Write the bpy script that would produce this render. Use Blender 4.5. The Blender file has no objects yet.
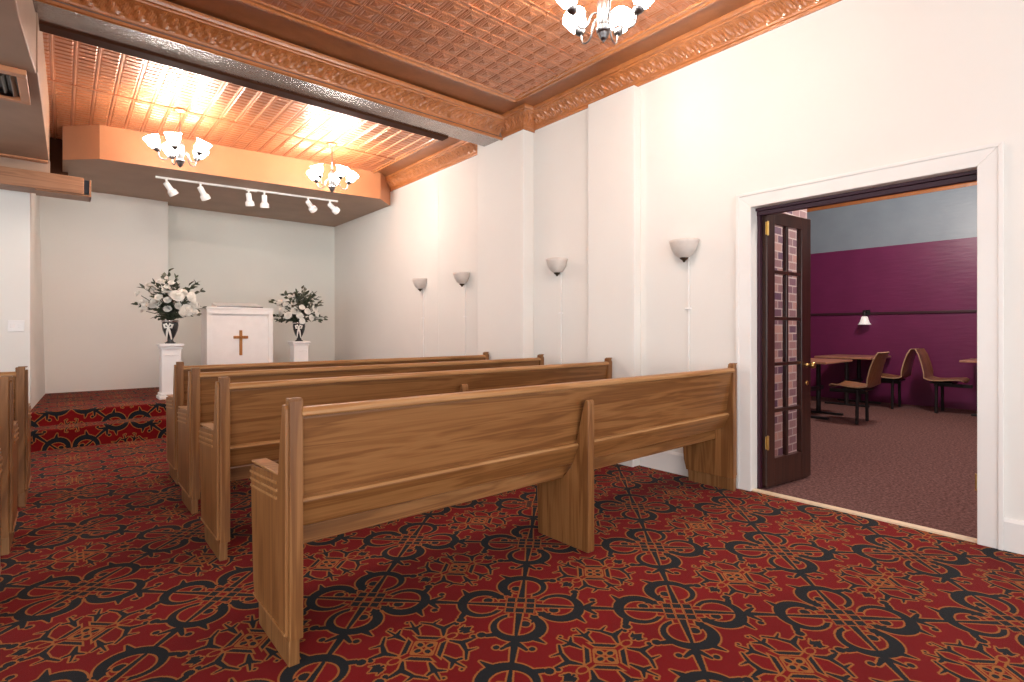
import bpy, bmesh, math, random
from mathutils import Vector, Matrix
rnd = random.Random(7)
PI = math.pi
scene = bpy.context.scene
col = scene.collection

# ------------------------------------------------------------------ node helpers
class S:
    """a node socket with operators (math nodes)"""
    nt = None
    def __init__(s, k): s.k = k
    @staticmethod
    def op(o, a, b=None, c=None):
        n = S.nt.nodes.new('ShaderNodeMath'); n.operation = o
        for i, v in enumerate((a, b, c)):
            if v is None: continue
            if isinstance(v, S): S.nt.links.new(v.k, n.inputs[i])
            else: n.inputs[i].default_value = v
        return S(n.outputs[0])
    def __add__(s, o): return S.op('ADD', s, o)
    __radd__ = __add__
    def __sub__(s, o): return S.op('SUBTRACT', s, o)
    def __rsub__(s, o): return S.op('SUBTRACT', o, s)
    def __mul__(s, o): return S.op('MULTIPLY', s, o)
    __rmul__ = __mul__
    def __truediv__(s, o): return S.op('DIVIDE', s, o)
    def abs(s): return S.op('ABSOLUTE', s)
    def sgn(s): return S.op('SIGN', s)
    def fract(s): return S.op('FRACT', s)
    def sqrt(s): return S.op('SQRT', s)
    def gt(s, o): return S.op('GREATER_THAN', s, o)
    def lt(s, o): return S.op('LESS_THAN', s, o)
    def clamp(s): return S.op('MINIMUM', S.op('MAXIMUM', s, 0.0), 1.0)

def mn(*a):
    r = a[0]
    for b in a[1:]: r = S.op('MINIMUM', r, b)
    return r
def mx(*a):
    r = a[0]
    for b in a[1:]: r = S.op('MAXIMUM', r, b)
    return r
def length(x, y): return S.op('SQRT', S.op('MULTIPLY_ADD', x, x, y * y))
def mixs(a, b, t): return a + (b - a) * t
def capsule(x, y, ax, ay, bx, by, r, r2=None):
    dx, dy = bx - ax, by - ay; L = dx * dx + dy * dy
    px, py = x - ax, y - ay
    h = ((px * (dx / L)) + (py * (dy / L))).clamp()
    d = length(px - h * dx, py - h * dy)
    return d - (r + h * ((r2 if r2 is not None else r) - r))
def disc(x, y, cx, cy, r, sx=1., sy=1.):
    return length((x - cx) * (1 / sx), (y - cy) * (1 / sy)) - r

def new_mat(name):
    m = bpy.data.materials.new(name); m.use_nodes = True
    nt = m.node_tree; b = nt.nodes['Principled BSDF']; S.nt = nt
    return m, nt, b
def ramp(nt, fac, stops):
    r = nt.nodes.new('ShaderNodeValToRGB')
    while len(r.color_ramp.elements) < len(stops): r.color_ramp.elements.new(0.5)
    for e, (p, c) in zip(r.color_ramp.elements, stops): e.position = p; e.color = (*c, 1)
    nt.links.new(fac, r.inputs[0]); return r.outputs[0]
def texco(nt, scale=(1, 1, 1), rot=(0, 0, 0), kind='Object'):
    t = nt.nodes.new('ShaderNodeTexCoord'); mp = nt.nodes.new('ShaderNodeMapping')
    mp.inputs['Scale'].default_value = scale; mp.inputs['Rotation'].default_value = rot
    nt.links.new(t.outputs[kind], mp.inputs[0]); return mp.outputs[0]
def noise(nt, vec, sc, det=3, rough=0.5, dist=0):
    n = nt.nodes.new('ShaderNodeTexNoise'); n.inputs['Scale'].default_value = sc
    n.inputs['Detail'].default_value = det; n.inputs['Roughness'].default_value = rough
    n.inputs['Distortion'].default_value = dist
    nt.links.new(vec, n.inputs['Vector']); return n.outputs['Fac']
def bump(nt, b, h, strength, dist=0.01):
    n = nt.nodes.new('ShaderNodeBump'); n.inputs['Strength'].default_value = strength
    n.inputs['Distance'].default_value = dist
    nt.links.new(h, n.inputs['Height']); nt.links.new(n.outputs[0], b.inputs['Normal'])
def mixcol(nt, a, b, fac):
    n = nt.nodes.new('ShaderNodeMix'); n.data_type = 'RGBA'
    for i, v in ((6, a), (7, b)):
        if isinstance(v, tuple): n.inputs[i].default_value = (*v, 1)
        else: nt.links.new(v, n.inputs[i])
    if isinstance(fac, float): n.inputs[0].default_value = fac
    else: nt.links.new(fac.k if isinstance(fac, S) else fac, n.inputs[0])
    return n.outputs[2]

def simple(name, c, rough=0.5, metal=0, var=0.06, nsc=4, coat=0, spec=0.5, bmp=0, bsc=60):
    m, nt, b = new_mat(name)
    v = texco(nt)
    f = noise(nt, v, nsc, 4)
    nt.links.new(ramp(nt, f, [(0.3, tuple(x * (1 - var) for x in c)), (0.7, tuple(min(1, x * (1 + var)) for x in c))]), b.inputs['Base Color'])
    b.inputs['Roughness'].default_value = rough; b.inputs['Metallic'].default_value = metal
    b.inputs['Specular IOR Level'].default_value = spec
    if coat: b.inputs['Coat Weight'].default_value = coat; b.inputs['Coat Roughness'].default_value = 0.1
    if bmp: bump(nt, b, noise(nt, v, bsc, 3), bmp, 0.004)
    return m

def wood(name, axis, dark, mid, light, rough=0.42, coat=0.08, sc=1.0):
    m, nt, b = new_mat(name)
    s = [15 * sc] * 3; s[axis] = 0.8 * sc
    v = texco(nt, tuple(s))
    big = noise(nt, v, 1.3, 3, 0.55, 0.9)
    s2 = [70 * sc] * 3; s2[axis] = 1.6 * sc
    v2 = texco(nt, tuple(s2))
    fine = noise(nt, v2, 1.5, 3, 0.6)
    rings = S.op('SINE', S(big) * 26.0) * 0.5 + 0.5
    f = S(big) * 0.5 + rings * 0.22 + S(fine) * 0.38
    nt.links.new(ramp(nt, f.k, [(0.28, dark), (0.52, mid), (0.78, light)]), b.inputs['Base Color'])
    b.inputs['Roughness'].default_value = rough
    b.inputs['Coat Weight'].default_value = coat; b.inputs['Coat Roughness'].default_value = 0.3; b.inputs['Specular IOR Level'].default_value = 0.35
    bump(nt, b, fine, 0.12, 0.002)
    return m

# ------------------------------------------------------------------ materials
M = {}
OD, OM, OL = (0.125, 0.046, 0.012), (0.222, 0.092, 0.027), (0.305, 0.140, 0.048)
M['oak_h'] = wood('oak_horizontal', 0, OD, OM, OL)
M['oak_v'] = wood('oak_vertical', 2, OD, OM, OL)
M['oak_pale'] = wood('oak_pale_edge', 0, (0.27, 0.118, 0.034), (0.37, 0.18, 0.062), (0.46, 0.25, 0.105))  # paler oak for beads, caps and rail; also colours the lip's highlight
M['oak_worn'] = wood('oak_worn_end', 2, (0.135, 0.054, 0.015), (0.215, 0.094, 0.030), (0.30, 0.15, 0.06))
M['wall'] = simple('warm_white_paint', (0.80, 0.785, 0.745), 0.55, var=0.02, nsc=1.2, spec=0.3)
M['wall_altar'] = simple('pale_sage_white_paint', (0.76, 0.765, 0.715), 0.6, var=0.03, nsc=1.0, spec=0.3)
M['trim'] = simple('white_gloss_trim', (0.82, 0.81, 0.785), 0.35, var=0.02)
M['white'] = simple('white_lacquer', (0.84, 0.83, 0.82), 0.4, var=0.03, nsc=8)
M['brown_paint'] = simple('taupe_brown_paint', (0.35, 0.225, 0.155), 0.5, var=0.10, nsc=3)
M['brown_wood'] = wood('brown_painted_wood', 0, (0.20, 0.09, 0.045), (0.28, 0.13, 0.065), (0.34, 0.17, 0.09))
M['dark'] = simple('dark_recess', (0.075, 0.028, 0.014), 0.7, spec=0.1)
M['bluedark'] = simple('dark_gap_shade', (0.012, 0.016, 0.028), 0.35)  # blue-black colour standing in for shade in a gap
M['door_wood'] = wood('dark_walnut_door', 2, (0.022, 0.008, 0.005), (0.036, 0.013, 0.008), (0.055, 0.02, 0.012), 0.22, 0.8)
M['brass'] = simple('brass', (0.65, 0.45, 0.16), 0.3, 1, var=0.1, nsc=40)
M['nickel'] = simple('brushed_nickel', (0.27, 0.26, 0.26), 0.32, 1, var=0.08, nsc=40)
M['gunmetal'] = simple('dark_nickel', (0.16, 0.15, 0.15), 0.3, 1, var=0.1, nsc=40)
M['bronze'] = simple('dark_bronze', (0.06, 0.04, 0.022), 0.4, 0.6)
M['black'] = simple('black_metal', (0.012, 0.011, 0.012), 0.45)
M['silver'] = simple('polished_silver', (0.55, 0.54, 0.53), 0.22, 1)
M['vase'] = simple('dark_silver_vase', (0.075, 0.08, 0.085), 0.2, 0.6, var=0.2, nsc=12)
M['plastic'] = simple('ivory_plastic', (0.86, 0.85, 0.84), 0.35)
M['cross'] = wood('brown_cross_wood', 2, (0.22, 0.07, 0.015), (0.36, 0.14, 0.03), (0.50, 0.22, 0.06), sc=3)
M['cream'] = simple('cream_threshold', (0.80, 0.66, 0.46), 0.35)
M['frosted'] = simple('frosted_sconce_glass', (0.66, 0.60, 0.55), 0.35, var=0.08, nsc=14)
M['leaf'] = simple('dark_green_leaf', (0.060, 0.075, 0.042), 0.5, var=0.4, nsc=25)
M['leaf_pale'] = simple('grey_green_leaf', (0.14, 0.15, 0.11), 0.5, var=0.3, nsc=25)
M['petal'] = simple('ivory_petal', (0.90, 0.88, 0.83), 0.6, var=0.06, nsc=30)
M['table_top'] = wood('red_brown_laminate', 0, (0.34, 0.16, 0.10), (0.42, 0.21, 0.13), (0.50, 0.26, 0.17), 0.3, 0.4)
M['ply'] = wood('moulded_plywood', 2, (0.16, 0.07, 0.03), (0.25, 0.115, 0.045), (0.32, 0.16, 0.07), 0.35, 0.4, 1.5)
M['ply_edge'] = simple('pale_ply_edge', (0.45, 0.30, 0.18), 0.5)
M['maroon'] = simple('dark_maroon_paint', (0.045, 0.010, 0.022), 0.4)

def copper_paint(name, c, rough=0.32, leafy=0.5, bsc=38, coat=0.5, var=0.22, metal=0.0, cior=1.5, crough=0.18):
    m, nt, b = new_mat(name)
    v = texco(nt)
    f = noise(nt, v, 5, 5, 0.6)
    nt.links.new(ramp(nt, f, [(0.25, tuple(x * (1 - var) for x in c)), (0.75, tuple(min(1, x * (1 + var)) for x in c))]), b.inputs['Base Color'])
    b.inputs['Roughness'].default_value = rough
    b.inputs['Coat Weight'].default_value = coat; b.inputs['Coat Roughness'].default_value = crough; b.inputs['Coat IOR'].default_value = cior; b.inputs['Metallic'].default_value = metal
    if leafy:
        n1 = noise(nt, v, bsc, 3, 0.6, 1.2)
        bump(nt, b, n1, leafy, 0.012)
    return m
COP = (0.56, 0.20, 0.072)
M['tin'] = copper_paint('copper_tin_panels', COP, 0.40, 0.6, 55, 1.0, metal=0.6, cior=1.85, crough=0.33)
M['tin_flat'] = copper_paint('copper_band_shaded', (0.34, 0.125, 0.045), 0.45, 0.12, 9, 0.3)  # darkened copper: shade on the flat band is put into its colour
M['crown'] = copper_paint('copper_crown_moulding', (0.50, 0.175, 0.052), 0.26, 0.75, 36, 1.0, cior=1.65)
M['soffit_face'] = copper_paint('copper_soffit_board', (0.54, 0.225, 0.10), 0.45, 0.03, 6, 0.2, 0.05)
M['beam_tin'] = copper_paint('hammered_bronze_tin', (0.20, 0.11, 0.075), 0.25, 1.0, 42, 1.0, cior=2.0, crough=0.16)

def mat_carpet():
    m, nt, b = new_mat('red_scroll_carpet')
    t = nt.nodes.new('ShaderNodeTexCoord'); sep = nt.nodes.new('ShaderNodeSeparateXYZ')
    nt.links.new(t.outputs['Object'], sep.inputs[0])
    X, Y, Z = (S(sep.outputs[i]) for i in range(3))
    # slight wobble so woven edges are not razor sharp
    w = noise(nt, t.outputs['Object'], 260, 1)
    wob = (S(w) - 0.5) * 0.010
    dx = (X - 1.452) * (1 / 0.645 * 0.461 / 0.461 / 1.0) ; dy = (Y + Z - 1.658) * (1 / 0.645)
    dx = (X - 1.452) * (0.456 / 0.461 / 0.645); dy = (Y + Z - 1.658) * (0.456 / 0.452 / 0.645)
    r2 = 1 / math.sqrt(2)
    P = (dx + dy) * r2 + wob; Q = (dy - dx) * r2 + wob
    p = (P + 0.5).fract() - 0.5; q = (Q + 0.5).fract() - 0.5
    ap, aq = p.abs(), q.abs()
    sw = ap.gt(aq)                       # 1: arm along p
    mj = mixs(q, p, sw); mi = mixs(p, q, sw)
    sg = mj.sgn()
    x = mj * sg; y = mi * sg
    # ---- one arm of the large cross
    ell = length((x - 0.245) * 1.0, y * 0.92)
    ang = S.op('ARCTAN2', y, x - 0.245)
    thick = 0.014 + ((S.op('COSINE', ang - 0.75) + 1.0) * 0.0105)
    ring = (ell - 0.130).abs() - thick
    gap = mx(x - 0.150, y.abs() - 0.070)            # open side towards the centre
    ring = mx(ring, gap * -1.0)
    horn = capsule(x, y, 0.345, 0.085, 0.405, 0.170, 0.030, 0.004)
    bulb = mn(capsule(x, y, 0.335, -0.105, 0.352, -0.165, 0.022, 0.018), disc(x, y, 0.350, -0.200, 0.026))
    bar = capsule(x, y, 0.06, 0.0, 0.335, 0.0, 0.022, 0.010)
    curl = mx(disc(x, y, 0.215, 0.045, 0.030), 0.026 - y)
    hook = capsule(x, y, 0.135, 0.105, 0.195, 0.085, 0.018, 0.006)
    # ---- connector between two crosses
    s_ = mixs(1.0 - x, x, mj.gt(0.0))
    stem = capsule(s_, y, 0.38, 0.0, 0.62, 0.0, 0.012, 0.024)
    ay = y.abs()
    arm = mn(capsule(s_, ay, 0.575, 0.02, 0.525, 0.07, 0.018, 0.010), disc(s_, ay, 0.535, 0.100, 0.019))
    # ---- knot at the centre
    kx, ky = ap, aq
    kn = mx(mx(kx, ky) - 0.088, 0.026 - mx(kx, ky))
    kb = mn((kx - 0.032).abs(), (ky - 0.032).abs())
    kn = mx(kn, 0.006 - kb + mx(kx, ky) * 0.0)
    dcross = mn(ring, horn, bulb, bar, curl, hook, stem, arm)
    dcross = mx(dcross, 0.097 - mx(kx, ky))
    # ---- medallion in the middle of four crosses
    a = P.fract() - 0.5; c = Q.fract() - 0.5
    d1 = ((a - c) * r2).abs(); d2 = ((a + c) * r2).abs()
    aa, ac = a.abs(), c.abs()
    sq = S.op('SMOOTH_MAX', aa, ac, 0.03)
    box = (sq - 0.098).abs() - 0.016
    box = mx(box, 0.020 - mn(d1, d2) * 1.0)
    flw = mn(disc(d1, d2, 0.040, 0.0, 0.019, 1.25, 1), disc(d1, d2, 0.0, 0.040, 0.019, 1, 1.25))
    leaf = mn(capsule(d1, d2, 0.245, 0.0, 0.325, 0.0, 0.012, 0.006), mx(d1 * 0.8 + d2 - 0.262, 0.255 - d1 + d2 * 0.4), capsule(d1, d2, 0.262, 0.02, 0.30, 0.045, 0.016, 0.004))
    sc1 = mn(capsule(d1, d2, 0.150, 0.035, 0.190, 0.095, 0.010, 0.022), capsule(d1, d2, 0.190, 0.095, 0.275, 0.105, 0.022, 0.010),
             disc(d1, d2, 0.275, 0.085, 0.018), capsule(d1, d2, 0.190, 0.095, 0.165, 0.175, 0.020, 0.014), capsule(d1, d2, 0.165, 0.175, 0.225, 0.190, 0.014, 0.006),
             capsule(d1, d2, 0.165, 0.175, 0.120, 0.235, 0.014, 0.010))
    sc2 = mn(capsule(d1, d2, 0.045, 0.135, 0.060, 0.205, 0.010, 0.022), capsule(d1, d2, 0.060, 0.205, 0.015, 0.245, 0.018, 0.008),
             capsule(d1, d2, 0.060, 0.205, 0.105, 0.215, 0.016, 0.012), capsule(d1, d2, 0.060, 0.215, 0.075, 0.285, 0.012, 0.008), disc(d1, d2, 0.055, 0.290, 0.012))
    dmed = mn(box, flw, leaf, sc1, sc2) + 0.0035
    lines = mn((sq - 0.062).abs(), (disc(d1, d2, 0.182, 0.0, 0.030, 1.2, 0.8)).abs())
    d = mn(dcross, kn, dmed)
    darkm = d.lt(0.0)
    outm = mx(mx(d * -1.0, d - (0.0105 - mx(kx, ky).lt(0.096) * 0.0055)).lt(0.0), lines.lt(0.0055))
    pile = noise(nt, t.outputs['Object'], 420, 2, 0.7)
    blot = noise(nt, t.outputs['Object'], 2.2, 3)
    red = ramp(nt, blot, [(0.3, (0.160, 0.0058, 0.0066)), (0.7, (0.210, 0.008, 0.009))])
    c1 = mixcol(nt, red, (0.015, 0.018, 0.022), darkm)
    c2 = mixcol(nt, c1, (0.33, 0.125, 0.032), outm)
    pr = ramp(nt, pile, [(0.25, (0.72, 0.72, 0.72)), (0.75, (1.12, 1.12, 1.12))])
    mul = nt.nodes.new('ShaderNodeMix'); mul.data_type = 'RGBA'; mul.blend_type = 'MULTIPLY'; mul.inputs[0].default_value = 1
    nt.links.new(c2, mul.inputs[6]); nt.links.new(pr, mul.inputs[7])
    nt.links.new(mul.outputs[2], b.inputs['Base Color'])
    b.inputs['Roughness'].default_value = 0.9; b.inputs['Specular IOR Level'].default_value = 0.08
    b.inputs['Sheen Weight'].default_value = 0.03; b.inputs['Sheen Roughness'].default_value = 0.5
    bump(nt, b, pile, 0.4, 0.004)
    return m
M['carpet'] = mat_carpet()

def mat_mauve():
    m, nt, b = new_mat('mauve_brown_carpet')
    v = texco(nt)
    f = noise(nt, v, 55, 4, 0.7, 0.5)
    nt.links.new(ramp(nt, f, [(0.32, (0.065, 0.028, 0.030)), (0.5, (0.15, 0.080, 0.075)), (0.68, (0.25, 0.15, 0.14))]), b.inputs['Base Color'])
    b.inputs['Roughness'].default_value = 0.95; b.inputs['Specular IOR Level'].default_value = 0.1
    return m
M['mauve'] = mat_mauve()

def mat_dining_wall():
    m, nt, b = new_mat('two_tone_dining_paint')
    t = nt.nodes.new('ShaderNodeTexCoord'); sep = nt.nodes.new('ShaderNodeSeparateXYZ')
    nt.links.new(t.outputs['Object'], sep.inputs[0])
    f = S(sep.outputs[2]).gt(2.49)
    n = noise(nt, t.outputs['Object'], 3, 3)
    pur = ramp(nt, n, [(0.3, (0.145, 0.016, 0.080)), (0.7, (0.168, 0.019, 0.093))])
    blu = ramp(nt, n, [(0.3, (0.24, 0.30, 0.36)), (0.7, (0.27, 0.335, 0.395))])
    nt.links.new(mixcol(nt, pur, blu, f), b.inputs['Base Color'])
    b.inputs['Roughness'].default_value = 0.4
    bump(nt, b, noise(nt, texco(nt, (1, 1, 6)), 4, 3), 0.15, 0.02)
    return m
M['dining_wall'] = mat_dining_wall()

def mat_brick():
    m, nt, b = new_mat('painted_patchwork_brick')
    t = nt.nodes.new('ShaderNodeTexCoord'); sep = nt.nodes.new('ShaderNodeSeparateXYZ')
    nt.links.new(t.outputs['Object'], sep.inputs[0])
    cmb = nt.nodes.new('ShaderNodeCombineXYZ')
    nt.links.new(sep.outputs[0], cmb.inputs[0]); nt.links.new(sep.outputs[2], cmb.inputs[1])
    br = nt.nodes.new('ShaderNodeTexBrick')
    nt.links.new(cmb.outputs[0], br.inputs['Vector'])
    br.inputs['Scale'].default_value = 1; br.inputs['Brick Width'].default_value = 0.15; br.inputs['Row Height'].default_value = 0.07
    br.inputs['Mortar Size'].default_value = 0.006; br.inputs['Bias'].default_value = 0.0
    br.inputs['Color1'].default_value = (0.70, 0.42, 0.36, 1); br.inputs['Color2'].default_value = (0.12, 0.06, 0.14, 1)
    br.inputs['Mortar'].default_value = (0.70, 0.60, 0.58, 1)
    nt.links.new(br.outputs[0], b.inputs['Base Color']); b.inputs['Roughness'].default_value = 0.7
    bump(nt, b, noise(nt, texco(nt), 30, 4), 0.4, 0.01)
    return m
M['brick'] = mat_brick()

def mat_glass():
    m, nt, b = new_mat('clear_pane_glass')
    tr = nt.nodes.new('ShaderNodeBsdfTransparent'); gl = nt.nodes.new('ShaderNodeBsdfGlossy'); gl.inputs['Roughness'].default_value = 0.03
    mixn = nt.nodes.new('ShaderNodeMixShader')
    mixn.inputs[0].default_value = 0.045; nt.links.new(tr.outputs[0], mixn.inputs[1]); nt.links.new(gl.outputs[0], mixn.inputs[2])
    nt.links.new(mixn.outputs[0], nt.nodes['Material Output'].inputs[0])
    return m
M['glass'] = mat_glass()

def mat_shade(name, c, strength):
    m, nt, b = new_mat(name)
    v = texco(nt)
    nt.links.new(ramp(nt, noise(nt, v, 20, 2), [(0.3, (0.85, 0.83, 0.80)), (0.7, (0.92, 0.90, 0.87))]), b.inputs['Base Color'])
    b.inputs['Roughness'].default_value = 0.3
    b.inputs['Emission Color'].default_value = (*c, 1); b.inputs['Emission Strength'].default_value = strength
    return m
SHADE_E = 70.0
M['lit_shade'] = mat_shade('lit_opal_glass', (1.0, 0.92, 0.83), SHADE_E)
M['dim_shade'] = mat_shade('dim_opal_glass', (1.0, 0.97, 0.95), 0.35)

# ------------------------------------------------------------------ mesh helpers
def box(bm, x0, y0, z0, x1, y1, z1, mi=0):
    vs = [bm.verts.new((x, y, z)) for x in (x0, x1) for y in (y0, y1) for z in (z0, z1)]
    for f in ((0, 1, 3, 2), (4, 6, 7, 5), (0, 4, 5, 1), (2, 3, 7, 6), (0, 2, 6, 4), (1, 5, 7, 3)):
        bm.faces.new([vs[i] for i in f]).material_index = mi
    return vs
def prism(bm, pts, a0, a1, axis='x', mi=0):
    """pts: polygon; extruded along axis. axis x: pts=(y,z); y: pts=(x,z); z: pts=(x,y)"""
    def mk(p, a):
        return {'x': (a, p[0], p[1]), 'y': (p[0], a, p[1]), 'z': (p[0], p[1], a)}[axis]
    A = [bm.verts.new(mk(p, a0)) for p in pts]; B = [bm.verts.new(mk(p, a1)) for p in pts]
    n = len(pts)
    bm.faces.new(A).material_index = mi; bm.faces.new(B[::-1]).material_index = mi
    for i in range(n):
        bm.faces.new([A[i], B[i], B[(i + 1) % n], A[(i + 1) % n]]).material_index = mi
    return A, B
def lathe(bm, prof, n=24, M4=None, closed=False, a0=0, a1=2 * PI):
    full = abs(a1 - a0 - 2 * PI) < 1e-6
    rings = []
    for (r, z) in prof:
        if r < 1e-6:
            rings.append([bm.verts.new((0, 0, z))])
        else:
            rings.append([bm.verts.new((r * math.cos(a0 + (a1 - a0) * i / n), r * math.sin(a0 + (a1 - a0) * i / n), z)) for i in range(n if full else n + 1)])
    allv = [v for r in rings for v in r]
    for A, B in zip(rings, rings[1:]):
        m = max(len(A), len(B)); cnt = m if full else m - 1
        for i in range(cnt):
            j = (i + 1) % m
            if len(A) == 1 and len(B) == 1: continue
            if len(A) == 1: f = [A[0], B[j], B[i]]
            elif len(B) == 1: f = [A[i], A[j], B[0]]
            else: f = [A[i], A[j], B[j], B[i]]
            bm.faces.new(f)
    if M4 is not None: bmesh.ops.transform(bm, matrix=M4, verts=allv)
    return allv
def tube(bm, pts, r, n=10, caps=True):
    pts = [Vector(p) for p in pts]; rings = []
    rr = r if isinstance(r, (list, tuple)) else [r] * len(pts)
    up = None
    for i, p in enumerate(pts):
        t = (pts[min(i + 1, len(pts) - 1)] - pts[max(i - 1, 0)]).normalized()
        if up is None:
            up = Vector((0, 0, 1)) if abs(t.z) < 0.9 else Vector((1, 0, 0))
        s = t.cross(up).normalized(); up = s.cross(t).normalized()
        rings.append([bm.verts.new(p + (s * math.cos(2 * PI * k / n) + up * math.sin(2 * PI * k / n)) * rr[i]) for k in range(n)])
    for A, B in zip(rings, rings[1:]):
        for k in range(n): bm.faces.new([A[k], A[(k + 1) % n], B[(k + 1) % n], B[k]])
    if caps:
        bm.faces.new(rings[0][::-1]); bm.faces.new(rings[-1])
def bez(p0, p1, p2, p3, n=10):
    o = []
    for i in range(n + 1):
        t = i / n; u = 1 - t
        o.append(tuple(u ** 3 * a + 3 * u * u * t * b + 3 * u * t * t * c + t ** 3 * d for a, b, c, d in zip(p0, p1, p2, p3)))
    return o
def new(): return bmesh.new()
def obj(name, bm, mats, parent=None, smooth=False, bevel=0, seg=2, loc=None, rot=None):
    bmesh.ops.recalc_face_normals(bm, faces=bm.faces)
    me = bpy.data.meshes.new(name); bm.to_mesh(me); bm.free()
    for m in (mats if isinstance(mats, (list, tuple)) else [mats]): me.materials.append(m)
    o = bpy.data.objects.new(name, me); col.objects.link(o)
    if smooth:
        for p in me.polygons: p.use_smooth = True
    if bevel:
        md = o.modifiers.new('Bevel', 'BEVEL'); md.width = bevel; md.segments = seg; md.limit_method = 'ANGLE'; md.angle_limit = math.radians(40)
    if parent is not None: o.parent = parent
    if loc is not None: o.location = loc
    if rot is not None: o.rotation_euler = rot
    return o
def tag(o, label, cat, group=None):
    o['label'] = label; o['category'] = cat
    if group: o['group'] = group
    return o
def thing(name, label, cat, loc, rotz=0, group=None):
    o = bpy.data.objects.new(name, None); col.objects.link(o); o.empty_display_size = 0.1
    o.location = loc; o.rotation_euler = (0, 0, rotz)
    return tag(o, label, cat, group)
def struct(name, bm, mats, parent=None, **k):
    o = obj(name, bm, mats, parent, **k)
    if parent is None: o['kind'] = 'structure'
    return o
def kids(o): return [c for c in bpy.data.objects if c.parent == o]
def copy_tree(o, parent=None):
    c = o.copy(); col.objects.link(c)
    if parent is not None: c.parent = parent
    for ch in kids(o): copy_tree(ch, c)
    return c
def dup(o, label, loc, rotz=0):
    c = copy_tree(o); c.location = loc; c.rotation_euler = (0, 0, rotz); c['label'] = label
    return c

# ================================================================== SETTING
WX = 3.75            # right wall
CROWN0 = 3.225
# floors
b = new(); box(b, -4.2, -3.2, -0.10, WX, 9.5, 0.0); struct('floor', b, M['carpet'])
b = new(); box(b, WX + 0.02, -2.0, -0.10, 10.3, 6.0, 0.0); struct('floor_dining', b, M['mauve'])
b = new(); box(b, WX - 0.005, 0.553, -0.10, WX + 0.045, 1.775, 0.012); struct('trim_1', b, M['cream'], bevel=0.004)

# right wall with the doorway (opening Y .556 .. 1.765, 2.02 high)
DY0, DY1, DZ = 0.553, 1.775, 2.02
b = new()
box(b, WX, -3.2, 0, WX + 0.12, DY0, 3.5); box(b, WX, DY1, 0, WX + 0.12, 9.5, 3.5); box(b, WX, DY0, DZ, WX + 0.12, DY1, 3.5)
struct('wall_right', b, M['wall'])
b = new(); box(b, WX - 0.095, 2.727, 0, WX, 3.24, 3.205); struct('wall_right_pier', b, M['wall'], bevel=0.006)
b = new(); box(b, WX - 0.150, 4.067, 0, WX, 4.86, 3.39); struct('wall_right_pilaster', b, M['wall'], bevel=0.012)
# thin seams of the wall boards
b = new()
for yy in (5.9,): box(b, WX - 0.003, yy, 0.16, WX + 0.01, yy + 0.012, 3.2)
box(b, WX - 0.004, 3.24, 0.0, WX + 0.01, 3.27, 3.2)
struct('trim_2', b, M['wall'])
# baseboards
def baseboard(name, x, y0, y1):
    b = new(); prism(b, [(x, 0), (x - 0.018, 0), (x - 0.018, 0.15), (x - 0.008, 0.168), (x, 0.168)], y0, y1, 'y')
    struct(name, b, M['trim'])
baseboard('baseboard_right', WX, -3.2, DY0 - 0.105); baseboard('baseboard_right_2', WX, DY1 + 0.115, 2.727)
baseboard('baseboard_right_3', WX - 0.095, 2.727, 3.24); baseboard('baseboard_right_4', WX, 3.24, 4.067); baseboard('baseboard_right_5', WX, 4.86, 6.75)
# door casing, mitred at the corners
cw = 0.102; cx0 = WX - 0.022
def mitred(name, off0, off1, x0, x1, mat, bev):
    b = new()
    y0, y1, z = DY0, DY1, DZ
    prism(b, [(y1 + off0, 0), (y1 + off1, 0), (y1 + off1, z + off1), (y1 + off0, z + off0)], x0, x1, 'x')
    prism(b, [(y0 - off0, 0), (y0 - off1, 0), (y0 - off1, z + off1), (y0 - off0, z + off0)], x0, x1, 'x')
    prism(b, [(y1 + off0, z + off0), (y1 + off1, z + off1), (y0 - off1, z + off1), (y0 - off0, z + off0)], x0, x1, 'x')
    return struct(name, b, mat, bevel=bev)
mitred('trim_3', 0.0, cw, cx0, WX, M['trim'], 0.003)
mitred('trim_4', cw - 0.018, cw + 0.003, cx0 - 0.006, cx0, M['trim'], 0.002)
# dark frame inside the opening, behind a white reveal
b = new()
box(b, WX + 0.076, DY1 - 0.020, 0, WX + 0.15, DY1, DZ); box(b, WX + 0.03, DY0, 0, WX + 0.15, DY0 + 0.006, DZ)
box(b, WX + 0.05, DY0, DZ - 0.02, WX + 0.15, DY1, DZ)
box(b, WX + 0.07, DY0, DZ - 0.05, WX + 0.11, DY1, DZ - 0.02)
jamb = struct('trim_5', b, M['maroon'], bevel=0.002)
for zz in (0.27,):
    b = new(); box(b, WX + 0.035, DY0 + 0.005, zz, WX + 0.075, DY0 + 0.010, zz + 0.09); tube(b, [(WX + 0.055, DY0 + 0.014, zz), (WX + 0.055, DY0 + 0.014, zz + 0.09)], 0.006)
    obj('hinge', b, M['brass'], jamb)

# unseen left wall, long opening left in it to let fill light in
b = new(); box(b, -4.3, 6.6, 0, -4.2, 7.1, 3.5); box(b, -4.3, -3.2, 0, -4.2, 6.6, 0.5); box(b, -4.3, -3.2, 2.75, -4.2, 6.6, 3.5); struct('wall_left', b, M['wall'])
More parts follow.
